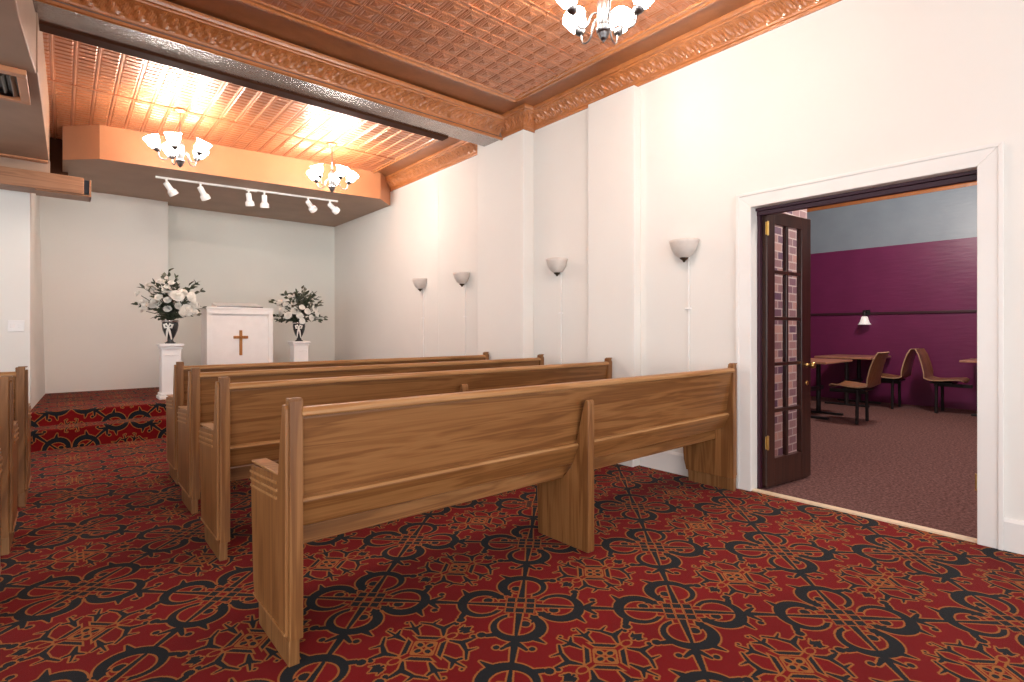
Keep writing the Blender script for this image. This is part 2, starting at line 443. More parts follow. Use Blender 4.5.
# chancel walls
PZ = 0.335
b = new(); box(b, 1.16, 9.38, 0, WX, 9.5, 3.4); struct('wall_back', b, M['wall_altar'])
b = new()
A = [b.verts.new(p) for p in ((-0.165, 9.08, 0), (1.17, 9.08, 0), (1.17, 9.12, 3.1), (-0.235, 9.12, 3.1))]
B = [b.verts.new(p) for p in ((-0.165, 9.5, 0), (1.17, 9.5, 0), (1.17, 9.5, 3.1), (-0.235, 9.5, 3.1))]
b.faces.new(A); b.faces.new(B[::-1])
for i in range(4): b.faces.new([A[i], A[(i + 1) % 4], B[(i + 1) % 4], B[i]])
struct('wall_back_panel', b, M['wall'])
b = new()
bot = [(-0.245, 7.08), (-0.150, 9.3), (-0.40, 9.5), (-4.2, 7.2), (-4.2, 7.08)]; top = [(-0.245, 7.08), (-0.225, 9.3), (-0.40, 9.5), (-4.2, 7.2), (-4.2, 7.08)]
A = [b.verts.new((*p, 0)) for p in bot]; B = [b.verts.new((*p, 3.0)) for p in top]
b.faces.new(A); b.faces.new(B[::-1])
for i in range(5): b.faces.new([A[i], A[(i + 1) % 5], B[(i + 1) % 5], B[i]])
struct('wall_back_left', b, M['wall'])
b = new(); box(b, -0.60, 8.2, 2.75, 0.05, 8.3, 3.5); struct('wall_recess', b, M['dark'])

# stepped platform
b = new()
prism(b, [(6.74, 0), (6.74, 0.185), (6.752, 0.195), (7.03, 0.195), (7.03, PZ - 0.01), (7.042, PZ), (9.5, PZ), (9.5, 0)], -0.245, WX, 'x')
struct('floor_platform', b, M['carpet'])

# ------------------------------------------------------------------ ceiling
TS = 0.149
def tin_field(name, x0, x1, y0, y1, z, bead=0.006, px=0.0, py=0.0):
    """embossed tin: raised beads on a square grid, each square a shallow pyramid with an inner boss"""
    b = new()
    nx = int(round((x1 - x0) / TS)); ny = int(round((y1 - y0) / TS))
    x1 = x0 + nx * TS; y1 = y0 + ny * TS
    h = 0.0085
    def quadring(o, i):
        for k in range(4): b.faces.new([o[k], o[(k + 1) % 4], i[(k + 1) % 4], i[k]])
    def sq(cx, cy, r, zz): return [b.verts.new((cx + sx * r, cy + sy * r, zz)) for sx, sy in ((-1, -1), (1, -1), (1, 1), (-1, 1))]
    for i in range(nx):
        for j in range(ny):
            cx, cy = x0 + (i + .5) * TS, y0 + (j + .5) * TS
            big = 1.6 if (j % 4 == 0) else 1.0
            r0 = sq(cx, cy, TS / 2, z - 0.004); r1 = sq(cx, cy, TS / 2 - 0.006, z - bead)
            r2 = sq(cx, cy, TS / 2 - 0.014, z); r3 = sq(cx, cy, TS * 0.30, z - h * 0.35); r4 = sq(cx, cy, TS * 0.24, z - h * 0.1); r5 = sq(cx, cy, TS * 0.20, z - h * 0.55)
            quadring(r0, r1); quadring(r1, r2); quadring(r2, r3); quadring(r3, r4); quadring(r4, r5)
            ap = b.verts.new((cx, cy, z - h * 1.15))
            for k in range(4): b.faces.new([r5[k], r5[(k + 1) % 4], ap])
    # seams every four tiles
    for j in range(0, ny + 1, 2):
        yy = y1 - j * TS - 4.3 * TS + 0.0
        if y0 < yy < y1: box(b, x0, yy - 0.006, z - bead - 0.003, x1, yy + 0.006, z)
    box(b, x0, y0, z, x1, y1, z + 0.02)
    o = obj(name, b, M['tin'])
    o['kind'] = 'structure'
    return o, x1, y1
ZC = 3.40
FX1, FY1 = 3.375, 3.925
nxm = 46; nym = 46
tin_field('ceiling', FX1 - nxm * TS, FX1, FY1 - nym * TS, FY1, ZC)
# chancel tin: long ribs and narrow cross pressings
def tin_chancel():
    b = new(); x1 = 3.36; z = ZC; n = 24; y0, y1 = 4.84, 8.2
    for i in range(n):
        xa = x1 - (i + 1) * TS; xb = xa + TS
        prism(b, [(xa - 0.009, z), (xa - 0.005, z - 0.010), (xa + 0.005, z - 0.010), (xa + 0.009, z)], y0, y1, 'y')
        k = 0; yy = y0
        while yy < y1 - 0.06:
            p = [(xa + 0.012, yy + 0.004, z), (xb - 0.012, yy + 0.004, z), (xb - 0.012, yy + TS / 2 - 0.004, z), (xa + 0.012, yy + TS / 2 - 0.004, z)]
            q = [(xa + 0.024, yy + 0.012, z - 0.0072), (xb - 0.024, yy + 0.012, z - 0.0072), (xb - 0.024, yy + TS / 2 - 0.010, z - 0.0055), (xa + 0.024, yy + TS / 2 - 0.010, z - 0.0055)]
            P = [b.verts.new(v) for v in p]; Q = [b.verts.new(v) for v in q]
            for a in range(4): b.faces.new([P[a], P[(a + 1) % 4], Q[(a + 1) % 4], Q[a]])
            b.faces.new(Q)
            yy += TS / 2
    box(b, x1 - n * TS, 6.29, z - 0.016, x1, 6.315, z)
    box(b, x1 - n * TS - 0.6, y0 - 0.1, z - 0.001, x1 + 0.05, y1, z + 0.02)
    o = obj('ceiling_chancel', b, M['tin']); o['kind'] = 'structure'
tin_chancel()
# flat bands round the fields
b = new()
box(b, FX1, -3.2, ZC - 0.005, WX, 4.40, ZC + 0.05); box(b, -4.2, FY1, ZC - 0.005, FX1, 4.40, ZC + 0.05)
box(b, 3.36, 4.70, ZC - 0.005, WX, 9.5, ZC + 0.05)
struct('ceiling_band', b, M['tin_flat'])
def bead_run(name, x0, y0, x1, y1, w, h):
    """moulding that frames the tin field"""
    b = new()
    if abs(x1 - x0) > abs(y1 - y0):
        prism(b, [(y0 - w, ZC), (y0 - w * .8, ZC - h * .55), (y0 - w * .35, ZC - h * .6), (y0 - w * .15, ZC - h), (y0 + w * .25, ZC - h), (y0 + w * .35, ZC - 0.008)], x0, x1, 'x')
    else:
        prism(b, [(x0 - w, ZC), (x0 - w * .8, ZC - h * .55), (x0 - w * .35, ZC - h * .6), (x0 - w * .15, ZC - h), (x0 + w * .25, ZC - h), (x0 + w * .35, ZC - 0.008)], y0, y1, 'y')
    struct(name, b, M['crown'])
bead_run('trim_7', -4.2, FY1, FX1 + 0.012, FY1, 0.055, 0.028); bead_run('trim_8', FX1, -3.2, FX1, FY1 + 0.012, 0.055, 0.028)
bead_run('trim_9', 3.36, 4.84, 3.36, 7.2, 0.05, 0.026)

PROF = [(0, 0), (0.012, 0.0), (0.014, 0.020), (0.022, 0.026), (0.024, 0.040), (0.030, 0.048), (0.042, 0.062), (0.058, 0.078), (0.076, 0.094), (0.096, 0.108), (0.116, 0.118), (0.128, 0.122), (0.130, 0.134), (0.146, 0.138), (0.150, 0.156), (0.150, 0.176), (0, 0.176)]
def crown(name, fn, length_, period=0.105, ds=0.0105):
    """acanthus crown run; fn(s, out, up) -> world point"""
    b = new(); n = max(2, int(length_ / ds)); rows = []
    for i in range(n + 1):
        s = length_ * i / n; row = []
        for k, (o, u) in enumerate(PROF):
            if 4 <= k <= 11:
                t = (k - 4) / 7.0
                ph = (s / period + 0.12 * math.sin(t * 5)) * 2 * PI
                rel = math.sin(PI * t) * (0.006 * math.cos(ph + 1.5 * math.sin(3 * t)) + 0.005 * math.sin(2 * ph + 9 * t) + 0.004 * math.cos(3 * ph - 12 * t))
                o, u = o + rel * 0.75, u - rel * 0.65
            row.append(b.verts.new(fn(s, o, u)))
        rows.append(row)
    for A, B in zip(rows, rows[1:]):
        for k in range(len(PROF)):
            k2 = (k + 1) % len(PROF)
            b.faces.new([A[k], A[k2], B[k2], B[k]])
    b.faces.new(rows[0]); b.faces.new(rows[-1][::-1])
    return struct(name, b, M['crown'])
crown('trim_10', lambda s, o, u: (WX - o, -1.5 + s, CROWN0 + u), 5.57)
crown('trim_11', lambda s_, o, u: (WX - 0.15 - o * 0.75, (4.067 - o) + s_ / 0.40 * (0.40 + o), CROWN0 - 0.02 + u * 1.1), 0.40, period=0.09)
crown('trim_12', lambda s_, o, u: (WX - s_ / 0.15 * (0.15 + o * 0.75), 4.067 - o, CROWN0 - 0.02 + u * 1.1), 0.15, period=0.09)
crown('trim_13', lambda s, o, u: (-4.2 + s, 4.42 - o * 1.13, 3.20 + u), 4.2 + 3.55, period=0.14)
crown('trim_14', lambda s, o, u: (WX - o, 4.97 + s, CROWN0 + u), 2.35)
# beam between nave and chancel
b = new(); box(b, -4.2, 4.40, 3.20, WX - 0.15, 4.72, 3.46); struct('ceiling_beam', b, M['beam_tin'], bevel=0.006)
b = new(); box(b, -4.2, 4.72, 3.185, 3.12, 4.84, 3.44); struct('trim_15', b, M['dark'], bevel=0.003)
# beam bottom near edge bead
b = new(); prism(b, [(4.395, 3.21), (4.395, 3.192), (4.41, 3.186), (4.43, 3.192), (4.43, 3.21)], -4.2, WX - 0.15, 'x'); struct('trim_16', b, M['crown'])
# roof slab so no sky shows between the parts
b = new(); box(b, -4.3, -3.2, 3.52, WX + 0.12, 9.6, 3.6); struct('ceiling_slab', b, M['dark'])

# chancel soffit
SZ = 3.02
sp = [(0.0, 7.64), (0.31, 7.33), (3.455, 6.97), (3.72, 7.22), (WX, 7.24), (WX, 9.5), (0.0, 9.5)]
b = new(); prism(b, sp, SZ, ZC + 0.01, 'z')
for f in b.faces:
    if abs(f.normal.z) < 0.5 or True:
        f.normal_update()
        f.material_index = 1 if (abs(f.normal.z) > 0.9) else 0
struct('ceiling_soffit', b, [M['soffit_face'], M['brown_paint']], bevel=0.004)

# duct bulkhead at upper left
b = new(); prism(b, [(-0.235, 1.0), (-0.175, 3.85), (-0.130, 4.60), (-4.2, 4.60), (-4.2, 1.0)], 2.80, 3.185, 'z')
for f in b.faces:
    f.normal_update(); f.material_index = 1 if f.normal.x > 0.5 else 0  # lighter copper on the side: the light falling there is put into colour
struct('ceiling_bulkhead', b, [M['brown_paint'], M['soffit_face']], bevel=0.006)
b = new(); prism(b, [(-0.122, 4.60), (-0.100, 7.05), (-4.2, 7.05), (-4.2, 4.60)], 2.812, 3.40, 'z')
for f in b.faces:
    f.normal_update(); f.material_index = 1 if f.normal.x > 0.5 else 0  # side again painted lighter to carry the light on it
struct('ceiling_bulkhead_2', b, [M['brown_paint'], M['soffit_face']], bevel=0.006)
b = new(); box(b, -4.2, 6.98, 2.70, -0.095, 7.045, 2.83); struct('trim_17', b, M['brown_paint'], bevel=0.004)
b = new(); box(b, -4.2, 6.90, 2.795, -0.11, 6.98, 2.812); struct('trim_18', b, M['soffit_face'], bevel=0.003)
b = new(); box(b, -4.2, 6.78, 2.50, 0.163, 7.05, 2.665); struct('trim_19', b, M['brown_wood'], bevel=0.006)
b = new(); box(b, 0.163, 6.86, 2.53, 0.205, 7.05, 2.66); struct('trim_20', b, M['bluedark'], bevel=0.003)  # block painted dark for the shaded gap at the beam's end
b = new(); box(b, -0.2, 6.80, 2.485, 0.222, 7.06, 2.502); box(b, 0.205, 6.82, 2.485, 0.222, 7.06, 2.66); struct('trim_21', b, M['brown_wood'], bevel=0.003)

# air vent in the duct
v = thing('air_vent', 'metal louvred air vent framed in wood in the dropped duct at upper left', 'vent', (-0.50, 4.86, 2.80))
b = new()
for (x0, y0, x1, y1) in ((-0.34, -0.29, 0.325, -0.225), (-0.34, 0.25, 0.325, 0.30), (0.275, -0.225, 0.325, 0.25), (-0.34, -0.225, -0.29, 0.25)):
    box(b, x0, y0, -0.035, x1, y1, 0.0)
obj('frame', b, M['soffit_face'], v, bevel=0.005)
for k in range(5):
    b = new(); g = 0.012 + k * 0.044
    def rect(g, z): return [b.verts.new(p) for p in ((-0.29 + g, -0.225 + g, z), (0.275 - g, -0.225 + g, z), (0.275 - g, 0.25 - g, z), (-0.29 + g, 0.25 - g, z))]
    A, B, Cc, Dd = rect(g, -0.006), rect(g + 0.020, -0.026), rect(g + 0.024, -0.024), rect(g + 0.004, -0.004)
    for P, Q in ((A, B), (B, Cc), (Cc, Dd), (Dd, A)):
        for i in range(4): b.faces.new([P[i], P[(i + 1) % 4], Q[(i + 1) % 4], Q[i]])
    obj('slat', b, M['gunmetal'], v)
b = new(); box(b, -0.29, -0.225, -0.003, 0.275, 0.25, -0.001); obj('backing', b, M['black'], v)

# ------------------------------------------------------------------ dining room shell
DX = 10.0
b = new(); box(b, DX, -2.0, 0, DX + 0.1, 6.0, 3.42); struct('wall_dining', b, M['dining_wall'])
b = new(); prism(b, [(DX, 3.23), (DX - 0.02, 3.23), (DX - 0.03, 3.27), (DX - 0.09, 3.35), (DX - 0.10, 3.42), (DX, 3.42)], -2.0, 6.0, 'y'); struct('trim_22', b, M['crown'])
b = new(); box(b, DX - 0.025, -2.0, 1.405, DX, 6.0, 1.445); struct('trim_23', b, M['maroon'], bevel=0.006)
b = new(); box(b, WX + 0.12, -2.0, 3.42, 10.1, 6.0, 3.52); struct('ceiling_dining', b, M['tin_flat'])
b = new(); box(b, 3.87, 1.98, 0, 5.27, 2.14, 3.42); struct('wall_brick', b, M['brick'])
b = new(); box(b, WX + 0.12, 5.9, 0, DX, 6.0, 3.42); box(b, WX + 0.12, -2.0, 0, DX, -1.9, 3.42); struct('wall_dining_side', b, M['dining_wall'])
b = new(); box(b, WX + 0.12, -1.9, 0, WX + 0.125, DY0, 3.42); box(b, WX + 0.12, DY1, 0, WX + 0.125, 1.98, 3.42); struct('wall_dining_near', b, M['dining_wall'])

# open french door leaf
hx, hy = 3.862, 1.738
ang = math.atan2(1.668 - hy, 4.46 - hx)
door = bpy.data.objects.new('door_1', None); col.objects.link(door); door.location = (hx, hy, 0.012); door.rotation_euler = (0, 0, ang); door['kind'] = 'structure'
DW, DH, DT = 0.602, 2.0, 0.042
cols = [(0.100, 0.262), (0.292, 0.470)]
zs = [0.20, 0.545, 0.885, 1.220, 1.560, 1.905]
b = new()
box(b, 0, -DT / 2, 0, 0.100, DT / 2, DH); box(b, 0.470, -DT / 2, 0, DW, DT / 2, DH)
box(b, 0.100, -DT / 2, 0, 0.470, DT / 2, zs[0]); box(b, 0.100, -DT / 2, zs[-1], 0.470, DT / 2, DH)
obj('frame', b, M['door_wood'], door, bevel=0.004)
b = new()
box(b, 0.264, -DT / 2 + .004, zs[0], 0.290, DT / 2 - .004, zs[-1])
for z in zs[1:-1]: box(b, 0.100, -DT / 2 + .003, z - 0.013, 0.470, DT / 2 - .003, z + 0.013)
obj('muntin', b, M['door_wood'], door, bevel=0.004)
for (xa, xb) in cols:
    for z0, z1 in zip(zs, zs[1:]):
        b = new(); box(b, xa, -0.003, z0 + 0.01, xb + .003, 0.003, z1 - 0.01); obj('pane', b, M['glass'], door)
b = new()
lathe(b, [(0, -0.062), (0.018, -0.060), (0.026, -0.048), (0.022, -0.036), (0.010, -0.030), (0.010, 0.0), (0.024, 0.0), (0.024, 0.006), (0, 0.006)], 16, Matrix.Translation((0.545, -DT / 2, 0.865)) @ Matrix.Rotation(-PI / 2, 4, 'X'))
for vv in b.verts: pass
obj('knob', b, M['brass'], door, smooth=True)
b = new(); lathe(b, [(0, -0.008), (0.015, -0.006), (0.018, 0.0), (0, 0.0)], 14, Matrix.Translation((0.545, -DT / 2, 0.725)) @ Matrix.Rotation(-PI / 2, 4, 'X')); obj('keyhole_plate', b, M['brass'], door)
for z in (0.28, 1.82):
    b = new(); box(b, -0.02, -DT / 2 - 0.003, z, 0.022, -DT / 2 + 0.002, z + 0.09); tube(b, [(0, -DT / 2 - 0.006, z - 0.006), (0, -DT / 2 - 0.006, z + 0.096)], 0.007)
    obj('hinge', b, M['brass'], door)
b = new(); box(b, DW, -0.012, 1.79, DW + 0.003, 0.012, 1.93); obj('bolt_plate', b, M['nickel'], door)

# ================================================================== PEWS
def make_pew(L, label, loc):
    t = thing('church_pew', label, 'pew', loc, 0, 'oak church pews')
    T = 0.06
    for side in (0, 1):
        x0 = 0 if side == 0 else L - T
        xo0, xo1 = (x0, x0 + 0.013) if side == 0 else (x0 + T - 0.013, x0 + T)   # outer skin
        xm0, xm1 = (x0 + 0.013, x0 + T) if side == 0 else (x0, x0 + T - 0.013)
        b = new()
        prism(b, [(0, 0.085), (0, 0.905), (0.040, 0.905), (0.082, 0.655), (0.090, 0.632), (0.425, 0.618), (0.432, 0.600), (0.395, 0.16), (0.375, 0.085)], xm0, xm1, 'x')
        e = obj('end_panel', b, M['oak_v'], t, bevel=0.004)
        b = new()
        prism(b, [(0.004, 0.105), (0.004, 0.875), (0.012, 0.888), (0.040, 0.888), (0.086, 0.640), (0.430, 0.610), (0.436, 0.585), (0.398, 0.165), (0.380, 0.105)], xo0, xo1, 'x')
        obj('side_veneer', b, M['oak_v'], e, bevel=0.003)
        b = new()
        xa = xo0 - 0.004 if side == 0 else xo1; xb = xa + 0.004
        for dz in (0.018, 0.045, 0.072):
            prism(b, [(0.094, 0.632 - dz), (0.434 - dz * 0.1, 0.606 - dz), (0.434 - dz * 0.1, 0.597 - dz), (0.094, 0.622 - dz)], xa, xb, 'x')
        obj('arm_bead', b, M['oak_pale'], e)
        b = new()
        prism(b, [(0.006, 0.110), (0.382, 0.110), (0.388, 0.118), (0.006, 0.118)], xa, xb, 'x')
        obj('base_bead', b, M['oak_pale'], e)
        b = new(); prism(b, [(0.088, 0.633), (0.428, 0.619), (0.432, 0.626), (0.088, 0.641)], x0 + 0.002, x0 + T - 0.002, 'x')
        obj('armrest_cap', b, M['oak_pale'], e, bevel=0.002)
        b = new(); prism(b, [(0.002, 0.903), (0.038, 0.903), (0.037, 0.910), (0.003, 0.910)], x0 + 0.012, x0 + T - 0.002, 'x')
        obj('post_cap', b, M['oak_worn'], e, bevel=0.002)
        b = new(); prism(b, [(0.004, 0.0), (0.004, 0.088), (0.368, 0.088), (0.360, 0.0)], x0 + 0.012, x0 + T - 0.012, 'x')
        obj('plinth', b, M['oak_worn'], e, bevel=0.002)
    xi0, xi1 = T - 0.006, L - T + 0.006
    b = new(); prism(b, [(0.008, 0.858), (0.058, 0.540), (0.078, 0.543), (0.030, 0.860)], xi0, xi1, 'x'); obj('backrest', b, M['oak_h'], t)
    b = new(); prism(b, [(-0.004, 0.846), (-0.008, 0.852), (-0.008, 0.864), (0.002, 0.876), (0.024, 0.878), (0.036, 0.870), (0.038, 0.852), (0.030, 0.846)], xi0, xi1, 'x'); obj('top_rail', b, M['oak_pale'], t, bevel=0.003)
    b = new(); prism(b, [(0.010, 0.836), (0.010, 0.846), (0.030, 0.846), (0.030, 0.836)], xi0, xi1, 'x'); obj('rail_bead', b, M['oak_h'], t)
    b = new(); prism(b, [(0.030, 0.542), (0.034, 0.552), (0.058, 0.556), (0.096, 0.448), (0.078, 0.440), (0.070, 0.446)], xi0, xi1, 'x'); led = obj('lower_back_board', b, M['oak_h'], t, bevel=0.003)
    b = new(); prism(b, [(0.030, 0.545), (0.035, 0.554), (0.058, 0.558), (0.057, 0.553)], xi0, xi1, 'x'); obj('lip', b, M['oak_pale'], led)  # pale strip paints the thin highlight along the ledge
    b = new(); prism(b, [(0.142, 0.352), (0.138, 0.358), (0.138, 0.420), (0.30, 0.410), (0.452, 0.428), (0.462, 0.418), (0.455, 0.395), (0.30, 0.372)], xi0, xi1, 'x'); obj('seat', b, M['oak_h'], t, bevel=0.004)
    xc = L / 2 - 0.035 - 0.045
    b = new(); prism(b, [(-0.036, 0), (-0.036, 0.765), (-0.033, 0.780), (-0.024, 0.787), (-0.014, 0.782), (-0.004, 0.765), (0.050, 0.560), (0.085, 0.420), (0.140, 0.362), (0.355, 0.372), (0.340, 0.0)], xc, xc + 0.050, 'x')
    obj('center_support', b, M['oak_v'], t, bevel=0.008, seg=3)
    return t
p1 = make_pew(3.118, 'nearest oak pew in the right-hand row, its back towards the camera', (0.572, 1.852, 0))
p2 = make_pew(3.045, 'second oak pew of the right-hand row, directly ahead of the nearest one', (0.580, 2.93, 0))
p4 = make_pew(2.955, 'frontmost oak pew of the right-hand row, closest to the white pedestal', (0.635, 4.62, 0))
dup(p2, 'third oak pew of the right-hand row, between the second and the frontmost', (0.600, 3.80, 0))
dup(p2, 'oak pew at left edge whose full end panel shows, second from the steps', (-0.195 - 3.045, 3.72, 0))
dup(p2, 'oak pew at left across the aisle, closest to the carpeted steps', (-0.172 - 3.045, 4.67, 0))
dup(p2, 'oak pew end barely showing at the very left edge, nearest of the left row', (-0.205 - 3.045, 2.80, 0))

# ================================================================== CHANDELIERS
def make_chandelier(label, loc, rz):
    """origin at the ceiling plate; everything hangs below"""
    t = thing('chandelier', label, 'chandelier', loc, rz, 'five-light chandeliers')
    b = new(); lathe(b, [(0, -0.03), (0.02, -0.028), (0.058, -0.012), (0.065, 0.0), (0, 0.0)], 24); obj('canopy', b, M['crown'], t, smooth=True)
    b = new(); tube(b, [(0, 0, -0.025), (0, 0, -0.31)], 0.006, 8); obj('rod', b, M['nickel'], t, smooth=True)
    b = new(); lathe(b, [(0, -0.30), (0.010, -0.305), (0.022, -0.325), (0.030, -0.335), (0.030, -0.345), (0.036, -0.36), (0.036, -0.49), (0.032, -0.50), (0.042, -0.508), (0.042, -0.52), (0.034, -0.53), (0.0, -0.532)], 20); obj('column', b, M['nickel'], t, smooth=True)
    b = new(); lathe(b, [(0.030, -0.530), (0.032, -0.540), (0.024, -0.546), (0.024, -0.556), (0.014, -0.570), (0.006, -0.574), (0.007, -0.580), (0, -0.586)], 16); obj('finial', b, M['gunmetal'], t, smooth=True)
    R = 0.188; Z0 = -0.445
    for k in range(5):
        a = 2 * PI * k / 5; c, s = math.cos(a), math.sin(a)
        prof = bez((0.040, -0.42), (0.11, -0.42), (0.075, -0.535), (0.145, -0.525), 8)[:-1] + bez((0.145, -0.525), (0.185, -0.517), (R - 0.006, -0.49), (R, Z0), 6)
        b = new(); tube(b, [(r * c, r * s, z) for r, z in prof], 0.0055, 8); arm = obj('arm', b, M['nickel'], t, smooth=True)
        tilt = Matrix.Translation((R * c, R * s, Z0)) @ Matrix.Rotation(a, 4, 'Z') @ Matrix.Rotation(math.radians(26), 4, 'Y')
        b = new(); lathe(b, [(0.0, -0.010), (0.016, -0.010), (0.019, -0.002), (0.028, 0.006), (0.034, 0.022), (0.030, 0.032), (0, 0.032)], 14, tilt); obj('cup', b, M['gunmetal'], arm, smooth=True)
        b = new(); lathe(b, [(0.018, 0.026), (0.032, 0.034), (0.048, 0.054), (0.058, 0.082), (0.062, 0.108), (0.068, 0.130), (0.074, 0.138), (0.070, 0.139), (0.064, 0.131), (0.057, 0.108), (0.053, 0.082), (0.043, 0.057), (0.028, 0.040), (0.0, 0.036)], 20, tilt)
        obj('shade', b, M['lit_shade'], t, smooth=True)
    return t
ch = make_chandelier('brushed nickel chandelier hanging near the camera, cut by the top of the photo', (2.38, 1.99, ZC - 0.012), math.radians(-130.3))
dup(ch, 'brushed nickel chandelier above the left white pedestal, left one of the chancel pair', (0.915, 6.31, ZC - 0.012), math.radians(-40.3))
dup(ch, 'brushed nickel chandelier over the chancel close to the right wall', (2.475, 6.27, ZC - 0.012), math.radians(-40.3 + 29))

# ================================================================== TRACK LIGHT
tr0, tr1 = Vector((0.858, 7.70, SZ)), Vector((3.03, 7.46, SZ))
mid = (tr0 + tr1) / 2; ta = math.atan2(tr1.y - tr0.y, tr1.x - tr0.x); TL = (tr1 - tr0).length
t = thing('track_light', 'white track with six spotlight heads under the chancel soffit', 'track light', mid, ta)
b = new(); box(b, -TL / 2, -0.018, -0.022, TL / 2, 0.018, 0.0); obj('track', b, M['plastic'], t, bevel=0.003)
b = new(); box(b, -0.10, -0.022, -0.032, 0.03, 0.022, -0.0); obj('feed_box', b, M['plastic'], t, bevel=0.004)
for (px, az, tl) in ((-0.98, 205, 38), (-0.62, 215, 34), (-0.07, 235, 16), (0.12, 250, 10), (0.68, 215, 52), (0.98, 205, 62)):
    b = new(); box(b, px - 0.012, -0.012, -0.035, px + 0.012, 0.012, -0.020); tube(b, [(px, 0, -0.03), (px, 0, -0.085)], 0.012, 10); stem = obj('stem', b, M['plastic'], t)
    m4 = Matrix.Translation((px, 0, -0.075)) @ Matrix.Rotation(math.radians(az), 4, 'Z') @ Matrix.Rotation(math.radians(tl), 4, 'Y')
    b = new(); lathe(b, [(0, 0.02), (0.026, 0.018), (0.034, 0.010), (0.034, -0.070), (0.040, -0.085), (0.054, -0.100), (0.056, -0.150), (0.052, -0.150), (0.048, -0.110), (0, -0.100)], 18, m4); obj('spotlight_head', b, M['plastic'], t, smooth=False)

# ================================================================== WALL SCONCES
def make_sconce(label, loc):
    t = thing('wall_sconce', label, 'wall lamp', (loc[0], loc[1], loc[2] - 0.014), 0, 'bowl uplight sconces on the right wall')
    b = new()
    outer = [(0.010, 1.720), (0.040, 1.728), (0.072, 1.752), (0.098, 1.795), (0.112, 1.840), (0.118, 1.862)]
    inner = [(0.112, 1.862), (0.105, 1.838), (0.090, 1.797), (0.066, 1.760), (0.0, 1.735)]
    lathe(b, outer + inner, 20, Matrix.Translation((-0.045, 0, 0)) @ Matrix.Diagonal((0.9, 1, 1, 1)))
    obj('shade', b, M['frosted'], t, smooth=True)
    b = new(); lathe(b, [(0, 1.690), (0.008, 1.695), (0.012, 1.704), (0.030, 1.718), (0.034, 1.727), (0, 1.73)], 16, Matrix.Translation((-0.045, 0, 0))); obj('finial', b, M['bronze'], t, smooth=True)
    b = new(); box(b, -0.05, -0.02, 1.735, 0.0, 0.02, 1.775); obj('bracket', b, M['trim'], t, bevel=0.003)
    b = new(); box(b, -0.012, -0.022, 0.17, 0.0, -0.010, 1.74); cv = obj('cord_cover', b, M['trim'], t, bevel=0.002)
    b = new(); box(b, -0.02, -0.040, 1.322, 0.0, 0.008, 1.336); obj('cord_switch', b, M['plastic'], cv, bevel=0.003)
    return t
sc = make_sconce('white bowl sconce nearest the doorway, highest and largest in the photo', (WX, 2.290, 0))
dup(sc, 'white bowl sconce just right of the square wall pilaster', (WX, 3.685, -0.014))
dup(sc, 'white bowl sconce just left of the square wall pilaster', (WX, 5.310, -0.014))
dup(sc, 'white bowl sconce farthest along the right wall, closest to the platform', (WX, 6.300, -0.014))

# light switch on the left wall
t = thing('light_switch', 'white light switch plate on the wall left of the steps', 'light switch', (-0.345, 7.08, 1.19))
b = new(); box(b, -0.060, -0.008, -0.055, 0.060, 0.0, 0.055); obj('plate', b, M['plastic'], t, bevel=0.004)
for xx in (-0.03, 0.025):
    b = new(); box(b, xx - 0.012, -0.014, -0.020, xx + 0.012, -0.006, 0.020); obj('rocker', b, M['plastic'], t, bevel=0.003)

# ================================================================== ALTAR FURNITURE
t = thing('lectern', 'broad white lectern with a brown wooden cross on its front', 'lectern', (1.878, 8.0, PZ))
W2, LH, LD = 0.405, 1.13, 0.42
b = new(); box(b, -W2, 0.012, 0, W2, LD, LH - 0.02); obj('body', b, M['white'], t, bevel=0.004)
b = new(); box(b, -W2 - 0.012, -0.012, 0, -W2 + 0.05, 0.014, LH - 0.085); box(b, W2 - 0.05, -0.012, 0, W2 + 0.012, 0.014, LH - 0.085); box(b, -W2 - 0.012, -0.012, LH - 0.095, W2 + 0.012, 0.014, LH - 0.03)
obj('front_frame', b, M['white'], t, bevel=0.004)
b = new(); box(b, -W2 - 0.016, -0.018, LH - 0.03, W2 + 0.016, LD + 0.01, LH); obj('top', b, M['white'], t, bevel=0.006)
b = new(); prism(b, [(0.02, LH), (0.02, LH + 0.012), (0.36, LH + 0.075), (0.38, LH + 0.068), (0.38, LH)], -0.29, 0.29, 'x'); br = obj('book_rest', b, M['white'], t, bevel=0.003)
b = new(); A = [(-0.29, 0.012), (0.29, 0.012), (0.0, -0.028)]; prism(b, A, LH + 0.002, LH + 0.016, 'z'); obj('rest_lip', b, M['gunmetal'], br)
b = new(); box(b, -0.018, -0.006, 0.470, 0.018, 0.013, 0.815); box(b, -0.092, -0.006, 0.700, 0.092, 0.013, 0.738); obj('cross', b, M['cross'], t, bevel=0.003)

def make_pedestal(label, loc, h):
    t = thing('pedestal', label, 'pedestal', loc, 0, 'white flower pedestals')
    b = new(); box(b, -0.100, -0.100, 0.06, 0.100, 0.100, h - 0.06); obj('shaft', b, M['white'], t, bevel=0.008)
    b = new(); box(b, -0.126, -0.126, h - 0.034, 0.126, 0.126, h); box(b, -0.112, -0.112, h - 0.065, 0.112, 0.112, h - 0.034); obj('cap', b, M['white'], t, bevel=0.008)
    b = new(); box(b, -0.128, -0.128, 0, 0.128, 0.128, 0.04); box(b, -0.114, -0.114, 0.04, 0.114, 0.114, 0.075); obj('base', b, M['white'], t, bevel=0.010)
    b = new()
    for s in (-1, 1):
        tube(b, [(s * 0.045 + 0.035 * math.cos(a) * s * -1, -0.102, h - 0.15 + 0.02 * math.sin(a)) for a in [PI * k / 8 for k in range(9)]], 0.005, 6)
    obj('scroll_relief', b, M['white'], t)
    return t
PLh = 0.655
